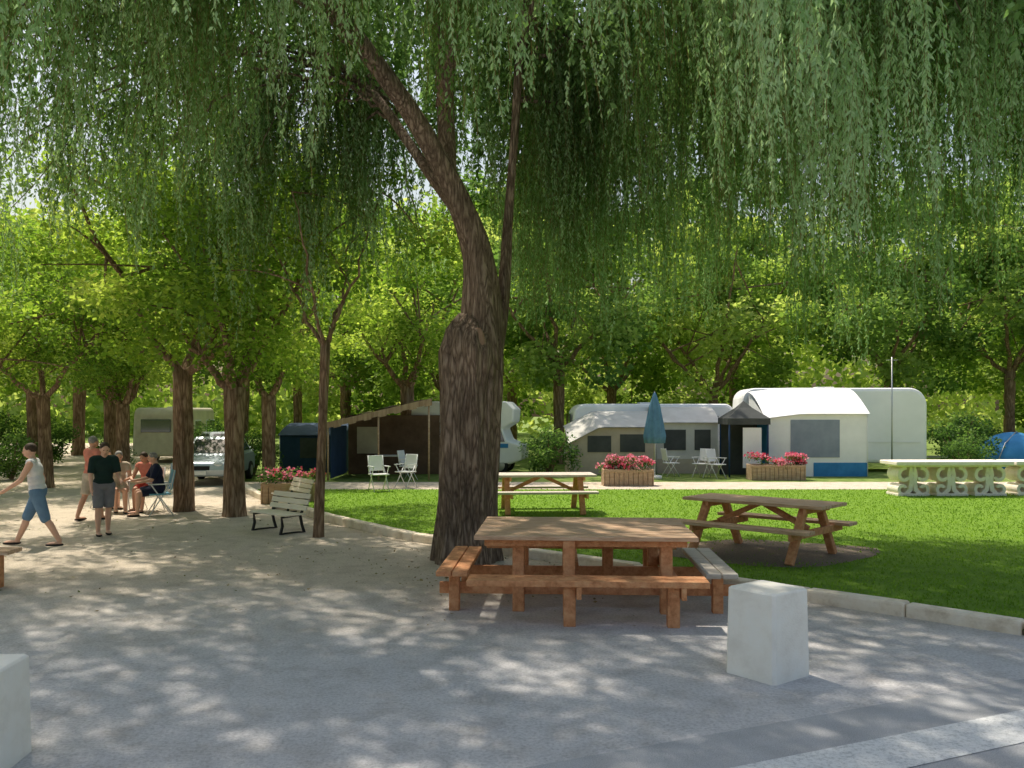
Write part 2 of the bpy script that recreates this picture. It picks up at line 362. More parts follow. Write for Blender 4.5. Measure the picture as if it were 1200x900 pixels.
LIMBS=[([( .22,0,2.7),(.27,0,3.5),(.24,0,4.2),(.06,-.05,4.8),(-.28,-.2,5.5),(-.7,-.5,6.2),(-1.3,-1,6.9),(-2.1,-1.7,7.8),(-3.2,-2.6,8.7),(-4.6,-3.6,9.3)],[.35,.28,.21,.18,.155,.13,.11,.09,.07,.05]),
 ([(-.2,-.1,5.2),(-.25,.1,6.0),(-.3,.3,7.0),(-.5,.6,8.5),(-.6,.8,10)],[.13,.12,.11,.09,.06]),
 ([(.42,.15,2.9),(.56,.3,3.7),(.62,.5,4.9),(.72,.6,6.2),(.8,.6,7.6),(1.0,0,9),(1.5,-1.0,10)],[.13,.09,.07,.06,.06,.06,.05]),
 ([(.8,.4,7.6),(1.6,-.6,8.6),(2.7,-1.4,9.3),(4.2,-2.2,9.8),(5.8,-3,9.6)],[.08,.08,.07,.055,.04]),
 ([(-.3,0,6.4),(.0,-1,7.6),(.4,-2.4,8.8),(.6,-4,9.6),(.4,-5.2,9.5)],[.10,.09,.08,.06,.04]),
 ([(.1,0,4.7),(-.6,.5,5.7),(-1.4,1.4,7.0),(-2.5,2.6,8.2)],[.10,.08,.07,.05])]
limbpts=[]
for P_,R_ in LIMBS:
    p,r=zr(P_,R_,20,26); tb.tube(p,r,22,True,lambda t,q:1+.07*math.sin(4*t+q.z*2)+.04*math.sin(9*t+3*q.z))
    limbpts+= [q for q in p if q[2]>6.6]
limbpts=np.array(limbpts)
anch=[]
for i in range(112):
    th=2*math.pi*(i*.381966)+random.uniform(-.15,.15)
    c,s_=math.cos(th),math.sin(th)
    Rx=9.8; Ry=6.6 if s_<0 else 4.6
    k=random.uniform(.35,1.0)**.7
    e=np.array([c*Rx*k+.3,s_*Ry*k-.1,random.uniform(5.0,7.4)+ (1-k)*2.2])
    cand=limbpts[np.argsort(np.linalg.norm(limbpts[:,:2]-e[:2]*.55,axis=1))[:6]]
    st=cand[random.randrange(6)]
    mid=(st+e)/2; mid[2]=max(st[2],e[2])+random.uniform(.3,1.2)
    B=bez(st,mid,e,14); B[1:-1]+=rng.normal(0,.05,(12,3))
    tb.tube([tuple(q) for q in B],list(np.linspace(.03,.007,14)),6,False)
    for t in np.linspace(.3,1,6):
        q=B[int(t*13)]+rng.normal(0,.25,3); anch.append((q,c,s_,0))
for i in range(760):  # extra upper strands, mostly out of view, added to close the top and shade the foreground
    th=random.uniform(0,2*math.pi); k=random.random()**.5; c,s_=math.cos(th),math.sin(th)
    q=np.array([c*9.8*k,(-6.6 if s_<0 else 5.2)*abs(s_)*k,random.uniform(8.4,10.8)-1.2*k*k])
    if q[0]<0: q[2]+=1.0*min(1,-q[0]/2)
    if q[1]+WY<8: q[2]=max(q[2],8.6)
    anch.append((q,c*.4,s_*.4,1))
tb.build('trunk',m_bark_w,wil)
sc=MB(); sc.sphere((.22,-.385,3.02),(.10,.04,.24),16,10); sc.build('bark_scar',m_scar,wil)
Cs=[];Ds=[];Ss=[];Ls=[];Ws=[];Ts=[]
for (q,c,s_,kind) in anch:
    x,y=q[0],q[1]; wx=x+WX; wy=y+WY
    if wy<4.9: continue
    right=x>.9
    ns=random.randint(12,22) if kind==0 else random.randint(6,9)
    if right: ct=random.uniform(.50,.74) if (wy<10.5 and random.random()<.75) else random.uniform(.2,.55)  # light painted into the tint: right front strands lit paler, deeper ones darker
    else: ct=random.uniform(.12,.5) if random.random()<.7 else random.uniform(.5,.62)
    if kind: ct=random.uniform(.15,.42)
    spread=random.uniform(.09,.24) if kind==0 else .42
    lo=random.uniform(2.75,3.9) if right else random.uniform(3.1,5.4)
    if -2.0<wx<.7 and wy<12.6: lo=max(lo,4.4+random.random()*1.4)
    elif wx<2.2 and wy<12 and random.random()<.5: lo+=.6
    if kind==0 and not right and random.random()<(.36 if x>-3 else .5): continue
    base_len=random.uniform(1.3,4.2) if right else random.uniform(.7,3.8)
    for k in range(ns):
        a=q+np.array([random.gauss(0,spread),random.gauss(0,spread),random.uniform(-.3,.15)])
        ln=base_len*random.uniform(.5,1.1) if kind==0 else random.uniform(1.0,2.2); ln=min(ln,a[2]-lo-random.uniform(0,.8))
        if ln<.4: ln=random.uniform(.4,.8)
        m=max(6,int(ln*(32 if kind==0 else 17))); t=np.sort(rng.random(m)); ph=random.uniform(0,6.28)
        out=.35*random.random()
        px=a[0]+c*out*(1-np.exp(-3*t))+.06*np.sin(3*t*ln+ph); py=a[1]+s_*out*(1-np.exp(-3*t))+.06*np.cos(2.6*t*ln+ph); pz=a[2]-ln*t
        Cs.append(np.stack([px,py,pz],1))
        an=rng.uniform(0,2*np.pi,m); hv=rng.uniform(.15,.95,m) if kind==0 else rng.uniform(.4,2.4,m)
        D=np.stack([np.cos(an)*hv,np.sin(an)*hv,-np.ones(m)],1); Ds.append(D)
        Ss.append(rng.normal(0,1,(m,3)))
        tap=1-.35*t
        Ls.append(rng.uniform(.07,.12,m)*tap*(2.0 if kind else 1)); Ws.append(rng.uniform(.018,.029,m)*(2.6 if kind else 1))
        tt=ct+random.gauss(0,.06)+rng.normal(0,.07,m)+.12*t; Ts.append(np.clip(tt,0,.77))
        if kind==0:
            g=6; tg=np.linspace(0,1,g+1)
            tx=a[0]+c*out*(1-np.exp(-3*tg))+.06*np.sin(3*tg*ln+ph); ty=a[1]+s_*out*(1-np.exp(-3*tg))+.06*np.cos(2.6*tg*ln+ph); tz=a[2]-ln*tg
            T=np.stack([tx,ty,tz],1); Cs.append(T[:-1]); dd=T[1:]-T[:-1]; Ds.append(dd); Ss.append(rng.normal(0,1,(g,3)))
            Ls.append(np.linalg.norm(dd,axis=1)*1.4); Ws.append(np.full(g,.006)); Ts.append(np.full(g,1.0))
cat=np.concatenate
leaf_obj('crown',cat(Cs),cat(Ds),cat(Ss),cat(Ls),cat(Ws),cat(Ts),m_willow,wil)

# ------------------------------------------------------------ other trees
def clump_crown(clumps,per,lsz,lw,droop=.3,up=.6):
    Cs=[];Ds=[];Ss=[];Ls=[];Ws=[];Ts=[]
    for (c,rad,tn) in clumps:
        m=int(per*(rad/.8)**2)
        d=unit(rng.normal(0,1,(m,3))); rr=rad*rng.random(m)**.45
        P=np.array(c)+d*rr[:,None]*np.array([1,1,.62])
        Cs.append(P); D=rng.normal(0,1,(m,3)); D[:,2]=D[:,2]*.45-droop; Ds.append(D+d*.5)
        S=rng.normal(0,1,(m,3)); S[:,2]*=(1-up); Ss.append(S)
        Ls.append(rng.uniform(.7,1.25,m)*lsz); Ws.append(rng.uniform(.7,1.2,m)*lw)
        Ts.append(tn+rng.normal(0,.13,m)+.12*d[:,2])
    return [cat(a) for a in (Cs,Ds,Ss,Ls,Ws,Ts)]
def make_tree(name,label,loc,seed,H,R,zb,trunk_r,fork,nl,nclump,per,lsz,leafm,barkm,crad=(.55,1.0),group=None,lean=(0,0)):
    random.seed(seed)
    t=thing(name,label,'tree',loc,random.uniform(0,6),group)
    mb=MB(); fz=fork
    p,r=zr([(0,0,-.1),(.0,0,.2),(lean[0]*.5,lean[1]*.5,fz*.5),(lean[0],lean[1],fz)],[trunk_r*1.25,trunk_r*1.05,trunk_r*.95,trunk_r*1.02],20,14)
    mb.tube(p,r,24,True,lambda a,q:1+.07*math.sin(4*a+q.z*2)+.04*math.sin(9*a-q.z*3))
    ends=[]
    for i in range(nl):
        a=2*math.pi*i/nl+random.uniform(-.3,.3); rr=R*random.uniform(.45,.8)
        e=(lean[0]+math.cos(a)*rr,lean[1]+math.sin(a)*rr,zb+(H-zb)*random.uniform(.3,.75))
        mid=(lean[0]+math.cos(a)*rr*.45,lean[1]+math.sin(a)*rr*.45,fz+(e[2]-fz)*.35)
        B=bez((lean[0],lean[1],fz-.15),mid,e,12); B[2:-1]+=rng.normal(0,.05,(9,3))
        mb.tube([tuple(q) for q in B],list(np.linspace(trunk_r*.5,trunk_r*.1,12)),10,False); ends.append(B)
    cl=[]; cz=(zb+H)/2; hz=(H-zb)/2
    for i in range(nclump):
        d=unit(rng.normal(0,1,(1,3)))[0]; k=rng.random()**.4
        wob=1+.22*math.sin(3*math.atan2(d[1],d[0])+seed)+.15*math.sin(5*d[2]+seed)
        c=np.array([lean[0]+d[0]*R*k*wob,lean[1]+d[1]*R*k*wob,cz+d[2]*hz*k])
        cl.append((c,random.uniform(*crad),random.uniform(.15,.9)))
        if i%3==0:
            B=ends[random.randrange(nl)]; st=B[random.randrange(5,12)]
            Q=bez(st,(st+c)/2+np.array([0,0,.25]),c,6); mb.tube([tuple(q) for q in Q],list(np.linspace(trunk_r*.2,.012,6)),6,False)
    mb.build('trunk',barkm,t)
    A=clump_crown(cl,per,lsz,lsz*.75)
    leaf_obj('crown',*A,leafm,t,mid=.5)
    return t
g1='shade trees lining the gravel path'
tA=make_tree('plane_tree','plane tree with forked brown trunk beside the path',(-5.6,17.9),3,7.8,3.3,2.9,.20,2.6,4,56,270,.125,m_plane,m_bark_p,group=g1)
tB=make_tree('plane_tree','plane tree with thick trunk splitting into two limbs',(-6.95,18.8),5,8.4,3.4,3.0,.20,3.0,3,56,270,.125,m_plane,m_bark_p,group=g1,lean=(.05,.1))
tT=make_tree('plane_tree','slender young tree with thin leaning trunk at the kerb',(-3.25,14.9),9,6.8,1.9,3.5,.078,3.3,4,20,240,.115,m_plane,m_bark_p,crad=(.4,.75),group=g1,lean=(.12,0))
tT.rotation_euler=(0,0,0)
for i,(x,y,s,rz,src) in enumerate([(-11.4,26,.9,.7,tA),(-12.9,24.6,.85,2,tB),(-13.6,30,.95,3.3,tA),(-17.8,33,1.0,1.2,tB),(-12.6,17.2,1.05,4,tA),(-16.5,22.5,1.15,5,tB),(-20,28,1.2,.3,tA),
    (-17,38,1.3,2.2,tA),(-21,43,1.4,4.4,tB),(-9.8,32,1.1,5.3,tB),(-3.6,30.5,1.15,1.9,tA),(-24,37,1.4,1.1,tB),(-11.5,8.0,1.05,3.0,tB),(-7.4,27,1.0,.9,tA)]):
    dup(src,(x,y),rz,scale=s,label='plane tree with brown trunk standing beside the gravel path')
g2='tall trees behind the campsite'
tC=make_tree('broadleaf_tree','tall broadleaf tree with dense green crown behind the caravans',(1.9,36),21,14,4.9,2.6,.22,4,5,56,130,.26,m_fard,m_bark_p,crad=(.8,1.6),group=g2)
tD=make_tree('broadleaf_tree','tall broadleaf tree with airy yellow-green crown behind the caravans',(9.5,42),33,12.5,5.2,1.8,.24,3,5,54,120,.27,m_far,m_bark_p,crad=(.8,1.7),group=g2)
for i,(x,y,s,rz) in enumerate([(-3,42,.95,.5),(17,40,.95,2),(5.5,49,1.1,3),(23,41,1,4),(28,50,1.15,1),(14,56,1.3,5),(-9,48,1.15,2.5),(-21,56,1.2,.8),(0,58,1.3,4.1),(33,42,1.1,3.1),(-32,48,1.2,1.9),(-29,36,1.0,2.9),(38,54,1.3,5.5),(-14,58,1.3,1.2)]):
    dup([tC,tD][(i+1)%2],(x,y),rz,scale=s)
n=64000
cx=rng.uniform(-80,85,480); cy=rng.uniform(74,92,480); cz=rng.random(480)**1.1*19
k=rng.integers(0,480,n); d=rng.normal(0,1,(n,3))*np.array([2.4,1.5,1.4])
C=np.stack([cx[k],cy[k],cz[k]],1)+d; C[:,2]=np.abs(C[:,2])
D=rng.normal(0,1,(n,3)); S=rng.normal(0,1,(n,3))
o=leaf_obj('distant_wood',C,D,S,rng.uniform(.5,1.0,n),rng.uniform(.4,.8,n),.75+.25*np.sin(k*1.7)+rng.normal(0,.12,n),m_far,mid=.5); o['kind']='stuff'
def bush(loc,R,H,seed,label):
    t=thing('bush',label,'bush',loc,0,'bushes between the pitches'); random.seed(seed)
    cl=[]
    for i in range(26):
        a=random.uniform(0,6.28); k=random.random()**.5
        cl.append((np.array([math.cos(a)*R*k*.8,math.sin(a)*R*k*.8,.3+random.random()*(H-.5)*(1-.4*k)]),random.uniform(.28,.5),random.uniform(.1,.7)))
    A=clump_crown(cl,420,.10,.07); leaf_obj('foliage',*A,m_bush,t)
    mb=MB()
    for i in range(6):
        c=cl[i][0]; mb.tube([(0,0,-.05),(c[0]*.4,c[1]*.4,c[2]*.5),tuple(c)],[.04,.03,.012],6,False)
    mb.build('stem',m_bark_p,t); return t
b1=bush((1.25,29.5),1.0,1.9,1,'rounded dark green bush beside the caravans')
for (x,y,s) in [(-4.4,33,1.0),(-8.6,29.5,.9),(16.6,33,1.3),(18.6,36,1.2),(-1.0,34.5,1.1),(8.0,36,1.3),(-17.8,34,1.2),(-21,36,1.3),(15.6,30.5,.8),(-11.9,35,1.1),(21.5,32,1.3),(-19.5,31,1.1),(-24,33,1.4),(-15.5,27.5,.9),(-14.9,33,.8)]:
    dup(b1,(x,y),random.uniform(0,6),scale=s)

# ------------------------------------------------------------ tables
def square_table(loc,rot):
    t=thing('picnic_table','large square wooden picnic table with benches on all sides','picnic table',loc,rot,'wooden picnic tables')
    b=MB()
    for i in range(9): b.box((0,-.76+i*.19,.80),(2.30,.178,.045),(0,random.uniform(-.003,.003),0))
    b.build('tabletop',m_wood,t,bevel=.006)
    b=MB(); b.box((0,-.72,.74),(2.1,.05,.075)); b.box((0,.72,.74),(2.1,.05,.075)); b.box((-1.0,0,.735),(.05,1.38,.075)); b.box((1.0,0,.735),(.05,1.38,.075)); b.build('apron',m_wood2,t,bevel=.005)
    for x,y in [(-.70,-.6),(-.17,-.78),(.84,-.66),(.30,.55),(-.7,.66),(.84,.66)]:
        MB().box((x,y,.388),(.125,.125,.776)).build('leg',m_wood2,t,bevel=.012)
    for x in (-.17,.84):
        MB().beam((x+.09,-1.38,.345),(x+.09,1.38,.345),.05,.12).build('crossbeam',m_wood2,t,bevel=.006)
    for y in (-.52,.52):
        MB().beam((-1.55,y,.225),(1.6,y,.225),.05,.12).build('crossbeam',m_wood2,t,bevel=.006)
    for sx,sy in ((0,-1.22),(0,1.22)):
        b=MB()
        for k in (-.085,.085): b.box((sx+.0,sy+k,.435),(2.35,.16,.06))
        b.build('seat',m_wood2,t,bevel=.008)
        for x in (-.17,.84): MB().box((x,sy-.02,.2),(.12,.12,.40)).build('seat_post',m_wood2,t,bevel=.01)
    for sx,mm in ((-1.38,m_wood2),(1.38,m_woodgray)):
        b=MB()
        for k in (-.085,.085): b.box((sx+k,0,.43),(.16,1.75,.055))
        b.build('seat',mm,t,bevel=.012)
        for y in (-.60,.60): MB().box((sx,y,.2),(.11,.11,.40)).build('seat_post',m_wood2,t,bevel=.01)
    return t
square_table((.80,9.95),math.radians(-3))
def picnic(loc,rot,label,topm):
    t=thing('picnic_table',label,'picnic table',loc,rot,'wooden picnic tables')
    b=MB()
    for i in range(5): b.box((0,-.34+i*.17,.76),(2.15,.158,.045))
    b.build('tabletop',topm,t,bevel=.006)
    for s in(-1,1):
        b=MB(); b.box((0,s*.70-.075,.45),(2.1,.14,.045)); b.box((0,s*.70+.075,.45),(2.1,.14,.045)); b.build('seat',topm,t,bevel=.006)
    for x in(-.75,.75):
        for s in(-1,1):
            MB().beam((x,s*.70,0),(x,s*.24,.735),.09,.11,(1,0,0)).build('leg',m_wood2,t,bevel=.012)
        MB().box((x+.07,0,.39),(.045,1.66,.1)).build('crossbeam',m_wood2,t,bevel=.006)
        MB().box((x+.07,0,.70),(.045,.78,.08)).build('crossbeam',m_wood2,t,bevel=.006)
    MB().beam((-.7,0,.42),(-.05,0,.72),.07,.07).build('brace',m_wood2,t); MB().beam((.7,0,.42),(.05,0,.72),.07,.07).build('brace',m_wood2,t)
    return t
picnic((3.62,12.85,.055),math.radians(-43),'brown wooden picnic table with splayed legs on bare soil',m_wood)
picnic((.62,18.3,.05),math.radians(4),'weathered pale picnic table standing on the sunny lawn',m_woodgray)
# ------------------------------------------------------------ park bench
def park_bench(loc,rot,label):
    t=thing('park_bench',label,'bench',loc,rot,'park benches by the path')
    b=MB()
    for i in range(4): b.box((0,-.20+i*.125,.45),(1.55,.11,.035))
    b.build('seat',m_cream,t,bevel=.006)
    b=MB()
    for i in range(3): b.box((0,.255+i*.045,.58+i*.135),(1.55,.03,.12),(-.3,0,0))
    b.build('backrest',m_cream,t,bevel=.006)
    for x in(-.6,.6):
        l=MB(); l.ribbon([(-.27,0),(-.22,.2),(-.24,.4),(.2,.425),(.30,.6),(.39,.9)],.045,-.025,.025)
        l.ribbon([(.30,0),(.24,.2),(.2,.41)],.045,-.025,.025); l.ribbon([(-.27,.012),(-.15,.03),(.15,.03),(.3,.012)],.03,-.03,.03)
        l.v=[(x+v[1],v[0],v[2]) for v in l.v]; l.build('leg',m_iron,t)
    return t
pb=park_bench((-4.12,15.6),math.radians(-42),'cream slatted park bench on dark iron legs'); pb.scale=(.72,.85,.74)
dup(pb,(-4.75,19.0),math.radians(-55),label='cream slatted park bench near the planted box')
wb=thing('wooden_bench','low brown wooden bench beside the path','bench',(-6.75,10.5),.05)
MB().box((0,-.09,.45),(1.7,.16,.05)).box((0,.09,.45),(1.7,.16,.05)).build('seat',m_wood,wb,bevel=.008)
for x in(-.6,.6): MB().box((x,0,.21),(.1,.3,.42)).build('leg',m_wood2,wb,bevel=.01)
# ------------------------------------------------------------ bollards
def bollard(loc,rot,label,s=(1,1,1)):
    b=MB(); w0,w1,h,c=.222,.21,.70,.022
    def ring(w,z): return [(w-c,-w,z),(w,-w+c,z),(w,w-c,z),(w-c,w,z),(-w+c,w,z),(-w,w-c,z),(-w,-w+c,z),(-w+c,-w,z)]
    vs=ring(w0,-.05)+ring(w1,h-.015)+ring(w1-.014,h); fs=[tuple(reversed(range(8))),tuple(range(16,24))]
    for k in (0,8):
        for i in range(8): fs.append((k+i,k+(i+1)%8,k+8+(i+1)%8,k+8+i))
    b.add(vs,fs); o=b.build('concrete_bollard',m_conc,None,bevel=.004,loc=(loc[0],loc[1],0),rot=(0,0,rot)); o.scale=s; tag(o,label,'bollard','concrete bollards along the road'); return o
bollard((2.05,7.12),math.radians(38),'square off-white concrete bollard with chamfered corners on gravel',(1.08,1.08,1))
bollard((-3.17,5.28),math.radians(4),'square off-white concrete bollard at the road edge',(.97,.97,.87))
# ------------------------------------------------------------ stone tables
def stone_table(loc,rot,label):
    t=thing('stone_table',label,'stone table',loc,rot,'ornate stone tables on the lawn')
    MB().box((0,0,.80),(2.9,.95,.10)).box((0,0,.735),(2.7,.8,.04)).build('tabletop',m_stone,t,bevel=.02)
    def spiral(cx,cz,r0,r1,a0,turn,n=22):
        return [(cx+(r0+(r1-r0)*i/n)*math.cos(a0+turn*i/n),cz+(r0+(r1-r0)*i/n)*math.sin(a0+turn*i/n)) for i in range(n+1)]
    for x in(-.95,0,.95):
        l=MB()
        for s in(-1,1):
            l.ribbon([(x+s*p[0],p[1]) for p in spiral(.20,.50,.19,.08,math.pi*.55,-4.4)],.085,-.3,.3)
            l.ribbon([(x+s*p[0],p[1]) for p in spiral(.25,.17,.14,.06,-math.pi*.6,4.6)],.08,-.3,.3)
            l.ribbon([(x+s*.02,.70),(x+s*.06,.5),(x+s*.04,.36),(x+s*.07,.15),(x+s*.2,.02)],.11,-.28,.28)
        l.box((x,0,.03),(.8,.66,.06)); l.build('scroll_leg',m_stone,t,bevel=.008)
    return t
st=stone_table((10.75,22.0,.05),.03,'pale stone table with scrolled carved legs on the lawn')
dup(st,(13.75,22.1,.05),.0)
# ------------------------------------------------------------ planters
m_pot=M('potting_soil',(.05,.035,.025))
def planter(loc,w,rot,label,fl=480):
    t=thing('flower_planter',label,'planter',loc,rot,'flower planters')
    b=MB(); h=.48
    n=int(w/.13)
    for i in range(n):
        x=-w/2+(i+.5)*w/n
        for s in(-1,1): b.box((x,s*.3,h/2),(w/n-.012,.035,h))
    for s in(-1,1): b.box((s*(w/2+.02),0,h/2),(.035,.64,h))
    b.box((0,-.325,h-.05),(w+.06,.02,.07)); b.build('box',m_terra,t,bevel=.005)
    MB().box((0,0,h-.06),(w-.02,.56,.06)).build('soil',m_pot,t)
    cl=[(np.array([random.uniform(-w/2,w/2),random.uniform(-.25,.25),h+random.uniform(0,.26)]),random.uniform(.14,.24),random.uniform(.1,.5)) for _ in range(int(w*14))]
    A=clump_crown(cl,1300,.055,.04); leaf_obj('foliage',*A,m_bush,t)
    n=int(fl*w); k=rng.integers(0,len(cl),n); cc=np.array([c[0] for c in cl])[k]; rr=np.array([c[1] for c in cl])[k]
    d=unit(rng.normal(0,1,(n,3))); d[:,2]=np.abs(d[:,2])
    C=cc+d*rr[:,None]*np.array([1,1,.7]); base=np.repeat(rng.random(len(cl)),1)[k]*.7
    o=leaf_obj('flowers',C,rng.normal(0,1,(n,3)),rng.normal(0,1,(n,3)),np.full(n,.075),np.full(n,.065),base+rng.normal(0,.15,n),m_flower,t,mid=.5); o['kind']='stuff'
    return t
planter((3.3,25.4),1.35,0,'wooden planter box full of red and pink geraniums')
planter((8.2,27.6),1.6,0,'wooden planter box overflowing with pink flowers')
planter((-5.1,20.6),1.25,.1,'brown planter box with small red flowers',150)
# ------------------------------------------------------------ closed parasol
u=thing('parasol','closed teal blue parasol standing on a pole','parasol',(4.5,28.0))
MB().tube([(0,0,0),(0,0,2.75)],[.022,.018],10).build('pole',m_steel,u)
b=MB(); b.tube([(0,0,2.72),(0,0,2.6),(0,0,2.3),(0,0,1.8),(0,0,1.35),(0,0,1.12)],[.025,.07,.16,.24,.30,.27],32,True,lambda t,p:1+.22*math.sin(8*t)*(1-(p.z-1.1)/2.2)); b.build('canopy',m_umb,u)
MB().tube([(0,0,0),(0,0,.1)],[.24,.22],20).build('base',m_conc,u)
# ------------------------------------------------------------ caravans
def rrect(x0,x1,z0,z1,r0,r1,n=8,slant=0):
    P=[]
    def arc(cx,cz,r,a0,a1):
        for i in range(n+1):
            a=a0+(a1-a0)*i/n; P.append((cx+r*math.cos(a),cz+r*math.sin(a)))
    arc(x1-.12,z0+.12,.12,-math.pi/2,0); arc(x1-r1,z1-r1,r1,0,math.pi/2); arc(x0+r0+slant,z1-r0,r0,math.pi/2,math.pi); arc(x0+.12,z0+.12,.12,math.pi,1.5*math.pi)
    return P
def wheel(parent,x,y,r,w=.18):
    e=MB(); e.tube([(x,y-w/2,r),(x,y+w/2,r)],[r,r],28); 
    wq=bpy.data.objects.new('wheel',None); wq.empty_display_size=.2; link(wq,parent)
    e.build('tyre',m_tyre,wq,bevel=.02)
    MB().tube([(x,y-w/2-.008,r),(x,y+w/2+.008,r)],[r*.6,r*.6],20).build('rim',m_rim,wq,bevel=.01)
def caravan(loc,rot,label,L=6,H=2.75,body=m_white,wins=((-2.1,-1.0),(-.4,.4),(1.2,2.4)),door=None,r1=.35):
    t=thing('caravan',label,'caravan',loc,rot,'caravans on their pitches')
    MB().prism(rrect(-L/2,L/2,.32,H,.45,r1,slant=.18),-1.1,1.1).build('body',body,t,bevel=.12)
    for a,b in wins:
        w=bpy.data.objects.new('window',None); link(w,t)
        MB().box(((a+b)/2,-1.112,1.68),(b-a+.08,.03,.66)).build('frame',m_plast,w,bevel=.02)
        MB().box(((a+b)/2,-1.125,1.68),(b-a,.03,.56)).build('pane',m_glass,w,bevel=.02)
    if door is not None:
        MB().box((door,-1.115,1.35),(.66,.03,1.75)).build('door',m_plast,t,bevel=.02)
    for s in (-1,1):
        wx=L/2+.012; MB().box((s*wx if s>0 else -wx+.10,0,1.75),(.03,1.4,.6)).build('end_window',m_glass,t,bevel=.02)
    MB().box((0,-1.108,1.05),(L-.5,.02,.05)).build('stripe',m_plast,t)
    MB().box((0,0,H+.02),(.6,.6,.08)).build('roof_hatch',m_plast,t,bevel=.02)
    wheel(t,0.1,-1.0,.32); wheel(t,.1,1.0,.32)
    MB().beam((L/2-.05,0,.5),(L/2+1.1,0,.5),.08,.08).build('tow_bar',m_steel,t)
    return t
caravan((11.3,32.2),math.radians(-5),'white caravan with rounded roof behind an awning tent',L=6.5,H=2.95,wins=(),r1=.6)
caravan((5.0,33),.03,'cream white caravan partly hidden by a beige awning',L=6.0,H=2.4)
cf=caravan((-14.6,38.5),math.radians(90),'cream caravan seen end on under the trees',L=5,H=2.6,body=m_beige); cf.scale=(.88,.88,.88)
def awning(loc,rot,label,W,D,H0,H1,mroof,mfront,mskirt,mwin,wins,skirt=.55,slope=0,curve=1.0,sk=None):
    t=thing('awning_tent',label,'tent',loc,rot,'awning tents on the pitches')
    b=MB(); nx,ny=12,8; vs=[];fs=[]
    for lay,dz in((0,.0),(1,-.02)):
        for j in range(ny+1):
            for i in range(nx+1):
                u_=i/nx;v_=j/ny
                z=H0-.05+(H1-H0+.05)*math.sin(v_*math.pi/2)**curve-.05*math.sin(u_*math.pi*3)**2*math.sin(math.pi*v_)-slope*max(0,.35-u_)/.35
                vs.append((-W/2-.06+(W+.12)*u_,-.1+(D+.1)*v_,z+dz))
    K=(nx+1)*(ny+1)
    for j in range(ny):
        for i in range(nx):
            a=j*(nx+1)+i; fs.append((a,a+1,a+nx+2,a+nx+1)); fs.append((a+K,a+nx+1+K,a+nx+2+K,a+1+K))
    b.add(vs,fs,True); b.build('roof',mroof,t)
    tl=H0-.03-slope
    MB().prism([(-W/2,skirt),(W/2,skirt),(W/2,H0-.03),(-W/2+.35*W,H0-.03),(-W/2,tl)],-.01,.01).build('front_wall',mfront,t)
    if sk is None: MB().box((0,-.004,skirt/2),(W,.028,skirt)).build('skirt',mskirt,t)
    else:
        MB().box(((sk[0]+W/2)/2,-.006,skirt/2),(W/2-sk[0],.03,skirt)).build('skirt',mskirt,t)
        MB().box(((sk[0]-W/2)/2,0,skirt/2),(W/2+sk[0]-.004,.02,skirt)).build('lower_wall',mfront,t)
    for s in(-1,1):
        x=s*W/2; zf=tl-.02 if s<0 else H0-.03; zb_=H1-.05-(slope if s<0 else 0)
        MB().add([(x,.012,0),(x,D,0),(x,D,zb_),(x,.012,zf)],[(0,1,2,3)]).build('side_wall',mfront,t)
    for a,bb,z0,z1 in wins:
        MB().box(((a+bb)/2,-.018,(z0+z1)/2),(bb-a,.02,z1-z0)).build('window',mwin,t)
    for x in(-W/2,W/2): MB().tube([(x,-.05,0),(x,-.05,H0-.05-(slope if x<0 else 0))],[.014,.014],8).build('pole',m_plast,t)
    return t
awning((9.95,29.0),0,'white awning tent with blue skirt and grey mesh window',3.3,2.1,2.1,2.95,m_canvasw,m_canvasw,m_canvasb,m_bluegray,[(-.85,.75,.62,1.85)],skirt=.45,slope=.15,sk=(-.1,))
awning((3.4,30.0),.03,'beige awning tent with pale roof and mesh windows',2.9,1.9,1.65,2.15,m_canvasl,m_canvasg,m_canvasg,m_darkcanvas,[(-.85,-.05,.75,1.3),(.25,1.1,.75,1.35)],skirt=.5,slope=.55)
awning((6.0,30.4),0,'grey awning tent with pale roof and dark windows',2.1,1.6,1.8,2.3,m_canvasl,m_canvasl,m_canvasg,m_darkcanvas,[(-.8,-.05,.8,1.5),(.25,.8,.8,1.5)],skirt=.5)
awning((-7.0,31.0),0,'low dark navy tent under the trees',2.2,2.0,1.35,1.7,m_navy,m_navy,m_navy,m_darkcanvas,[(-.4,.4,.5,1.2)],skirt=.4)
sh=thing('awning_shelter','open sided brown canopy shelter sloping beside the camper van','shelter',(-4.0,28.2))
W0,W1=-1.7,1.55
b=MB(); nx=14
vs=[];fs=[]
for lay,dz in((0,0),(1,-.03)):
    for j in range(2):
        for i in range(nx+1):
            u_=i/nx; vs.append((W0+(W1-W0)*u_,-1.0+j*3.0,1.78+.75*u_+.05*math.sin(math.pi*u_)-.03*math.sin(u_*math.pi*4)**2+j*.12+dz))
K=2*(nx+1)
for i in range(nx): fs+= [(i,i+1,i+nx+2,i+nx+1),(i+K,i+nx+1+K,i+nx+2+K,i+1+K)]
b.add(vs,fs,True); b.build('roof',m_browncv,sh)
b=MB()
for i in range(nx):
    u0=i/nx;u1=(i+1)/nx; z0=1.78+.75*u0; z1=1.78+.75*u1; x0=W0+(W1-W0)*u0; x1=W0+(W1-W0)*u1; dp=.22 if i%2 else .18
    b.add([(x0,-1.012,z0),(x1,-1.012,z1),(x1,-1.016,z1-dp),(x0,-1.016,z0-dp)],[(0,1,2,3)])
b.build('valance',M('striped_valance',[(.22,.13,.08),(.5,.38,.26)],scale=1,stretch=(9,1,1)),sh)
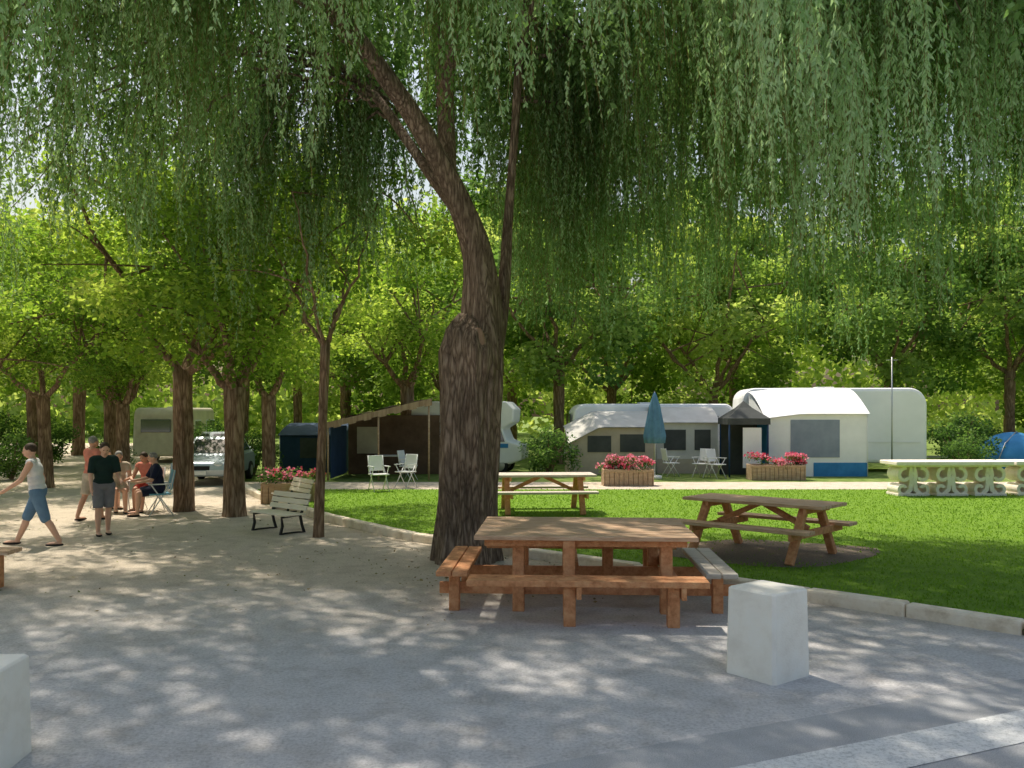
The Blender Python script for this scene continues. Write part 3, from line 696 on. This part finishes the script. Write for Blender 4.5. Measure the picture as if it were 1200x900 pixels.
for x,z in((W0+.05,1.76),(-.1,2.1),(W1-.1,2.46)): MB().tube([(x,-.95,0),(x,-.95,z)],[.03,.03],8).build('pole',m_terra,sh)
MB().box((0,1.9,1.0),(3.1,.03,2.0)).build('back_wall',m_browncv,sh)
MB().box((W0+.1,.5,.85),(.02,2.6,1.6)).build('side_wall',m_navy,sh)
MB().box((-.9,1.87,1.15),(.7,.02,.9)).build('curtain',m_beige,sh)
ft=thing('camping_table','small white folding camping table in the shelter','table',(-3.9,28.6))
MB().box((0,0,.7),(1.1,.7,.03)).build('tabletop',m_plast,ft,bevel=.008)
for x in(-.45,.45):
    for y in(-.28,.28): MB().tube([(x,y,0),(x*.9,y,.69)],[.015,.015],8).build('leg',m_steel,ft)
gz=thing('gazebo_tent','small dark peaked gazebo tent with white side panel','tent',(7.62,29.2))
b=MB(); w=.62
for s0_,s1_ in (((-w,-w),(w,-w)),((w,-w),(w,w)),((w,w),(-w,w)),((-w,w),(-w,-w))):
    b.add([(s0_[0]*1.1,s0_[1]*1.1,1.9),(s1_[0]*1.1,s1_[1]*1.1,1.9),(s1_[0]*.35,s1_[1]*.35,2.25),(s0_[0]*.35,s0_[1]*.35,2.25)],[(0,1,2,3)])
    b.add([(s0_[0]*.35,s0_[1]*.35,2.25),(s1_[0]*.35,s1_[1]*.35,2.25),(0,0,2.48)],[(0,1,2)])
    b.add([(s0_[0]*1.1,s0_[1]*1.1,1.9),(s1_[0]*1.1,s1_[1]*1.1,1.9),(s1_[0]*1.11,s1_[1]*1.11,1.7),(s0_[0]*1.11,s0_[1]*1.11,1.7)],[(0,3,2,1)])
b.build('roof',m_darkcanvas,gz)
for x in(-w,w):
    for y in(-w,w): MB().tube([(x,y,0),(x,y,1.9)],[.03,.03],8).build('pole',m_navy,gz)
MB().box((0,w,.9),(2*w,.02,1.8)).build('back_panel',m_darkcanvas,gz); MB().box((.12,-w+.02,.95),(.6,.02,1.3)).build('front_panel',m_canvasw,gz); MB().box((w,0,.9),(.02,1.2,1.6)).build('blue_panel',m_canvasb,gz)
dt=thing('dome_tent','bright blue dome tent pitched beyond the lawn','tent',(18.9,33.5))
b=MB(); b.sphere((0,0,0),(1.5,1.2,1.35),28,16); b.build('canopy',m_canvasb,dt)
MB().tube([(-1.2,-.95,.0),(-.7,-.75,.95),(0,-.25,1.38),(.8,.6,.95),(1.2,.95,0)],[.02]*5,8).build('pole',m_steel,dt)
an=thing('antenna_mast','thin steel mast with small television antenna','antenna',(13.1,30.6))
MB().tube([(0,0,0),(0,0,4.0)],[.028,.02],10).build('pole',m_steel,an)
b=MB(); b.beam((-.2,0,3.9),(.2,0,3.9),.02,.02)
for i in range(4): b.beam((-.17+i*.11,-.12,3.9),(-.17+i*.11,.12,3.9),.014,.014)
b.build('aerial',m_steel,an)
cv=thing('camper_van','white camper van with raised roof and blue stripe','camper van',(-1.55,31.0),math.radians(-8))
MB().prism([(-2.6,.4),(2.1,.4),(2.6,.55),(2.62,1.1),(1.95,1.3),(1.75,1.75),(2.2,2.0),(2.25,2.5),(1.9,2.8),(-2.3,2.8),(-2.6,2.6)],-1.05,1.05).build('body',m_white,cv,bevel=.06)
for a,b_ in((-1.9,-1.0),(-.2,.7)): MB().box(((a+b_)/2,-1.065,1.75),(b_-a,.03,.5)).build('window',m_glass,cv,bevel=.02)
MB().prism([(1.25,1.25),(1.85,1.25),(1.68,1.72),(1.25,1.72)],-1.07,-1.05).build('cab_window',m_glass,cv)
MB().box((-.2,-1.06,1.1),(4.4,.02,.16)).build('stripe',m_canvasb,cv)
MB().box((.95,-1.063,1.2),(.02,.025,1.4)).build('door_seam',m_glass,cv)
for x in(-1.6,1.65): wheel(cv,x,-.95,.34); wheel(cv,x,.95,.34)
cv.scale=(.78,.86,.88)
def car(loc,rot,label):
    t=thing('parked_car',label,'car',loc,rot,'cars parked under the trees')
    MB().prism([(-2.0,.3),(2.0,.3),(2.08,.5),(2.02,.72),(1.1,.90),(-1.7,.95),(-2.02,.85),(-2.06,.5)],-.84,.84).build('body',m_car,t,bevel=.07)
    lo=[(-1.75,-.78,.93),(1.05,-.78,.9),(1.05,.78,.9),(-1.75,.78,.93)]; hi=[(-1.35,-.6,1.42),(.25,-.6,1.45),(.25,.6,1.45),(-1.35,.6,1.42)]
    MB().add(lo+hi,[(4,5,6,7),(0,1,5,4),(1,2,6,5),(2,3,7,6),(3,0,4,7)]).build('cabin',m_car,t,bevel=.05)
    def lerp(a,b,k): return tuple(a[i]+(b[i]-a[i])*k for i in range(3))
    def pane(name,i,j,off_):
        A,B,C_,D_=lo[i],lo[j],hi[j],hi[i]
        q=[lerp(lerp(A,B,.08),lerp(D_,C_,.08),.12),lerp(lerp(A,B,.92),lerp(D_,C_,.92),.12),lerp(lerp(A,B,.9),lerp(D_,C_,.9),.86),lerp(lerp(A,B,.1),lerp(D_,C_,.1),.86)]
        q=[tuple(Vector(v)+Vector(off_)*.012) for v in q]; MB().add(q,[(0,1,2,3)]).build(name,m_glass,t)
    pane('windscreen',1,2,(1,0,.8)); pane('side_window',0,1,(0,-1,.3)); pane('side_window',2,3,(0,1,.3)); pane('rear_window',3,0,(-1,0,.6))
    for s in(-1,1): MB().sphere((2.0,s*.6,.66),(.06,.17,.09),12,8).build('headlight',m_lamp,t)
    MB().box((2.06,0,.56),(.04,.7,.12)).build('grille',m_tyre,t); MB().box((2.1,0,.42),(.02,.5,.11)).build('number_plate',m_plast,t)
    for x in(-1.25,1.3):
        for y in(-.8,.8): wheel(t,x,y,.3)
    return t
c1=car((-8.95,26.8),math.radians(-86),'silver blue car parked between tree trunks'); c1.scale=(.92,.92,.94)
dup(c1,(-10.9,33.6),math.radians(-60),label='silver blue car parked under the trees')
def chair(loc,rot,label,mat,z=0):
    t=thing('folding_chair',label,'chair',(loc[0],loc[1],z),rot,'chairs on the campsite')
    MB().box((0,0,.44),(.44,.42,.03)).build('seat',mat,t,bevel=.012)
    b=MB(); b.box((0,.245,.72),(.42,.025,.40),(-.18,0,0)); b.build('backrest',mat,t,bevel=.012)
    for x in(-.2,.2):
        MB().tube([(x,-.22,0),(x,.18,.62)],[.012,.012],8).build('leg',m_plast,t); MB().tube([(x*1.02,.25,0),(x*1.02,-.18,.64)],[.012,.012],8).build('leg',m_plast,t)
        MB().tube([(x,.17,.42),(x,.27,.92)],[.012,.012],8).build('back_post',m_plast,t)
        MB().box((x*1.1,0,.645),(.045,.42,.022)).build('armrest',m_plast,t)
    return t
ch=chair((-3.45,23.0),.5,'white plastic garden chair on the lawn edge',m_plast,.05)
dup(ch,(-2.95,24.6,.01),-.6); dup(ch,(-3.2,27.4,.0),1.2); dup(ch,(6.5,28.2),.6,label='white folding chair beside the gazebo'); dup(ch,(6.1,28.6),-.8,label='white folding chair beside the gazebo'); dup(ch,(5.2,29),1.8,label='white folding chair under the parasol')
# ------------------------------------------------------------ people
def person(label,loc,rot,skin,hair,top,bottom,lean=0,legs=((0,0),(0,0)),arms=((0,.15),(0,.15)),S=1,headtilt=0,sleeve=.6,shortlen=.8,longhair=False,sit=False):
    t=thing('person',label,'person',loc,rot)
    sp=Vector((0,-math.sin(lean),math.cos(lean))); fw=Vector((0,-math.cos(lean),-math.sin(lean)))
    def dn(a): return Vector((0,-math.sin(a),-math.cos(a)))
    P0=Vector((0,0,0)); J={}
    for i,s in enumerate((-1,1)):
        hip=P0+Vector((s*.095,0,-.02)); th,kn=legs[i]
        k=hip+dn(th)*.43; a=k+dn(th-kn)*.41; J[i]=(hip,k,a,th-kn)
    low=min(J[0][2].z,J[1][2].z); dz=-low+.075
    P0=P0+Vector((0,0,dz)); J={i:tuple((v+Vector((0,0,dz)) if isinstance(v,Vector) else v) for v in J[i]) for i in J}
    ch_=P0+sp*.34; nk=P0+sp*.50; sh=P0+sp*.455
    hd=nk+Vector((0,-math.sin(lean+headtilt),math.cos(lean+headtilt)))*.155+fw*.015
    hl=lean+headtilt
    HM=Euler((hl,0,0)).to_matrix(); SM=Euler((lean,0,0)).to_matrix()
    A={}
    for i,s in enumerate((-1,1)):
        sa,el=arms[i]; shp=sh+Vector((s*.185,0,-.01)); e=shp+dn(sa)*.28+Vector((s*.045,0,0)); w=e+dn(sa+el)*.245+Vector((s*.005,0,0)); hdir=dn(sa+el*1.1); A[i]=(shp,e,w,hdir,s)
    def cone(b,p0,r0,p1,r1,capa=True,capb=True):
        b.tube([p0,p1],[r0,r1],14)
        if capa: b.sphere(p0,r0,12,8)
        if capb: b.sphere(p1,r1,12,8)
    b=MB()
    b.sphere(P0+sp*.02,(.165,.115,.13),18,12,SM); b.sphere(P0+sp*.17,(.138,.10,.16),18,12,SM); b.sphere(ch_,(.165,.115,.17),18,12,SM)
    cone(b,sh+Vector((-.15,0,0)),.062,sh+Vector((.15,0,0)),.062); cone(b,ch_+sp*.08,.08,nk+sp*.05,.055)
    b.sphere(hd,(.076,.094,.105),20,14,HM); b.sphere(hd+HM@Vector((0,-.025,-.055)),(.055,.062,.06),14,10,HM)
    b.sphere(hd+HM@Vector((0,-.098,-.018)),(.012,.018,.026),10,8,HM)
    b.sphere(hd+HM@Vector((0,-.088,-.062)),(.024,.012,.009),10,8,HM)
    for s in(-1,1):
        b.sphere(hd+HM@Vector((s*.077,.005,-.012)),(.012,.022,.032),10,8,HM); b.sphere(hd+HM@Vector((s*.03,-.082,.022)),(.02,.012,.008),8,6,HM)
    for i in(0,1):
        hip,k,a,sa=J[i]; cone(b,hip,.092,k,.055); mid=k.lerp(a,.3)+Vector((0,.012,0)); cone(b,k,.052,mid,.056); cone(b,mid,.056,a,.036)
        f=Vector((0,-math.cos(sa*.5),math.sin(sa*.5))) if not sit else Vector((0,-1,0))
        b.sphere(a+f*.075+Vector((0,0,-.035)),(.045,.125,.038),14,10)
        shp,e,w,hd_,s=A[i]; cone(b,shp,.055,e,.038); cone(b,e,.04,w,.026); 
        pc=w+hd_*.055; cone(b,w,.025,pc,.03); 
        fd=[(-.026,.07,.008),(-.009,.08,.0085),(.009,.076,.0085),(.025,.06,.0075)]
        for o_,l,r_ in fd:
            q0=pc+Vector((0,o_,0))+hd_*.015; q1=q0+hd_*l*.55; q2=q1+(hd_+Vector((-s*.5,0,0))).normalized()*l*.45; cone(b,q0,r_,q1,r_*.95); cone(b,q1,r_*.95,q2,r_*.8)
        q0=w+hd_*.03+Vector((0,-.022,0)); q1=q0+(hd_+Vector((-s*.2,-.9,0))).normalized()*.035; q2=q1+(hd_+Vector((-s*.2,-.2,0))).normalized()*.03
        cone(b,q0,.011,q1,.010); cone(b,q1,.01,q2,.008)
    def rem(o,vx,it=4):
        m=o.modifiers.new('remesh','REMESH'); m.mode='VOXEL'; m.voxel_size=vx; m.use_smooth_shade=True
        m2=o.modifiers.new('smooth','SMOOTH'); m2.iterations=it; m2.factor=.5
    o=b.build('body',skin,t); rem(o,.0085,3)
    b=MB(); g=.014
    b.sphere(P0+sp*.04,(.170+g,.118+g,.12),18,12,SM); b.sphere(P0+sp*.17,(.150+g,.11+g,.16),18,12,SM); b.sphere(ch_,(.165+g,.115+g,.165),18,12,SM)
    b.tube([P0+sp*-.03,P0+sp*.06],[.16,.16],24,True,None,(1.12,.8))
    cone(b,sh+Vector((-.15,0,0)),.062+g,sh+Vector((.15,0,0)),.062+g)
    if sleeve>0:
        for i in(0,1):
            shp,e,w,_,s=A[i]; cone(b,shp,.055+g,shp.lerp(e,sleeve),.05+g,True,False)
    o=b.build('shirt',top,t); rem(o,.013,3)
    b=MB(); b.sphere(P0+sp*.0,(.17+g,.12+g,.13),18,12,SM)
    for i in(0,1):
        hip,k,a,_=J[i]
        if shortlen<=1: cone(b,hip,.098+g,hip.lerp(k,shortlen),.075+g,True,False)
        else: cone(b,hip,.098+g,k,.066+g); cone(b,k,.062+g,k.lerp(a,shortlen-1),.05+g,False,False)
    o=b.build('shorts',bottom,t); rem(o,.013,3)
    b=MB(); b.sphere(hd+HM@Vector((0,.018,.028)),(.084,.095,.092),20,14,HM)
    if longhair: b.sphere(hd+HM@Vector((0,.055,-.07)),(.075,.05,.11),16,10,HM)
    o=b.build('hair',hair,t)
    for s in(-1,1): MB().sphere(hd+HM@Vector((s*.03,-.087,.006)),(.011,.008,.007),8,6,HM).build('eye',m_eye,t)
    MB().sphere(hd+HM@Vector((0,-.097,-.062)),(.021,.007,.006),8,6,HM).build('mouth',m_lip,t)
    for i in(0,1):
        hip,k,a,sa=J[i]; f=Vector((0,-math.cos(sa*.5),math.sin(sa*.5))) if not sit else Vector((0,-1,0))
        b=MB(); b.sphere(a+f*.075+Vector((0,0,-.045)),(.050,.135,.032),14,10); b.build('shoe',m_tyre,t)
    t.scale=(S,S,S)
    return t
R=math.radians
w_top=cloth('white_cotton',(.82,.82,.82)); denim=cloth('blue_denim',(.15,.26,.40)); dk=cloth('dark_green_cotton',(.012,.035,.03)); gs=cloth('grey_cotton',(.22,.22,.24))
pink=cloth('coral_cotton',(.72,.25,.18)); navy=cloth('navy_cotton',(.015,.02,.05)); pat=cloth('beige_cotton',(.6,.5,.40)); red=cloth('red_cotton',(.62,.08,.06))
person('person walking in white tank top and blue denim shorts',(-7.45,13.95),R(-75),m_skin,m_hairb,w_top,denim,lean=.16,legs=((.42,.05),(-.30,.22)),arms=((-.35,.5),(.45,.5)),S=.99,sleeve=0,shortlen=1.05)
person('person standing in dark shirt and grey shorts with head bowed',(-6.95,15.1),R(35),m_skin,m_hairb,dk,gs,lean=.10,legs=((.08,.1),(-.12,.05)),arms=((.12,.35),(.2,.9)),S=.94,headtilt=.25,sleeve=.85,shortlen=.95)
person('person in coral top walking away beside another',(-8.15,17.2),R(150),m_skin2,m_hairg,pink,pat,lean=.05,legs=((.25,.1),(-.2,.2)),arms=((-.2,.3),(.2,.3)),S=.97,sleeve=.4,shortlen=.9)
def sitter(label,loc,rot,sk,hr,tp,bt,S=.95,chm=None,lean=.15,arms=((.5,.9),(.4,1.0)),lh=False,sl=.5):
    p=person(label,(loc[0],loc[1],0.0),rot,sk,hr,tp,bt,lean=lean,legs=((1.42,1.42),(1.36,1.30)),arms=arms,S=S,headtilt=.1,sleeve=sl,shortlen=.85,longhair=lh,sit=True)
    chair(loc,rot,'folding chair with a seated person on it',chm or m_plast)
sitter('person seated in beige dress with bare arms',(-8.3,18.7),R(30),m_skin,m_hairg,pat,pat,lh=True)
sitter('person seated leaning forward in coral top',(-7.72,18.9),R(-10),m_skin2,m_hairb,pink,red,lean=.3,lh=True,sl=.2)
sitter('person seated in dark navy clothes on light blue chair',(-7.2,18.1),R(-60),m_skin,m_hairg,navy,navy,chm=m_bluepl,sl=.9)
sitter('person seated in red top and pale shorts',(-8.9,19.4),R(50),m_skin,m_hairb,red,w_top,sl=.3)

# ------------------------------------------------------------ light & camera
sdir=Vector((-.24,.38,.89)).normalized()
el=math.asin(sdir.z); az=math.atan2(sdir.x,sdir.y)
w=bpy.data.worlds.new('World'); scene.world=w; w.use_nodes=True
N=w.node_tree.nodes; L=w.node_tree.links; bg=N['Background']; sky=N.new('ShaderNodeTexSky'); sky.sky_type='NISHITA'; sky.sun_disc=False
sky.sun_elevation=el; sky.sun_rotation=az; sky.air_density=1.6; sky.dust_density=5; sky.ozone_density=1
L.new(sky.outputs[0],bg.inputs['Color']); bg.inputs['Strength'].default_value=.15
sl=bpy.data.lights.new('sun','SUN'); sl.energy=5; sl.angle=math.radians(.9); sl.color=(1,.92,.78)
so=bpy.data.objects.new('sun',sl); link(so); so.rotation_euler=sdir.to_track_quat('Z','Y').to_euler(); so.location=(0,0,30)
cam=bpy.data.cameras.new('camera'); co=bpy.data.objects.new('camera',cam); link(co)
co.location=(0,0,2.1); co.rotation_euler=(math.radians(90),0,0); cam.sensor_width=36; cam.lens=31.2; cam.shift_y=.0275; cam.clip_end=1500; cam.clip_start=.05
scene.camera=co
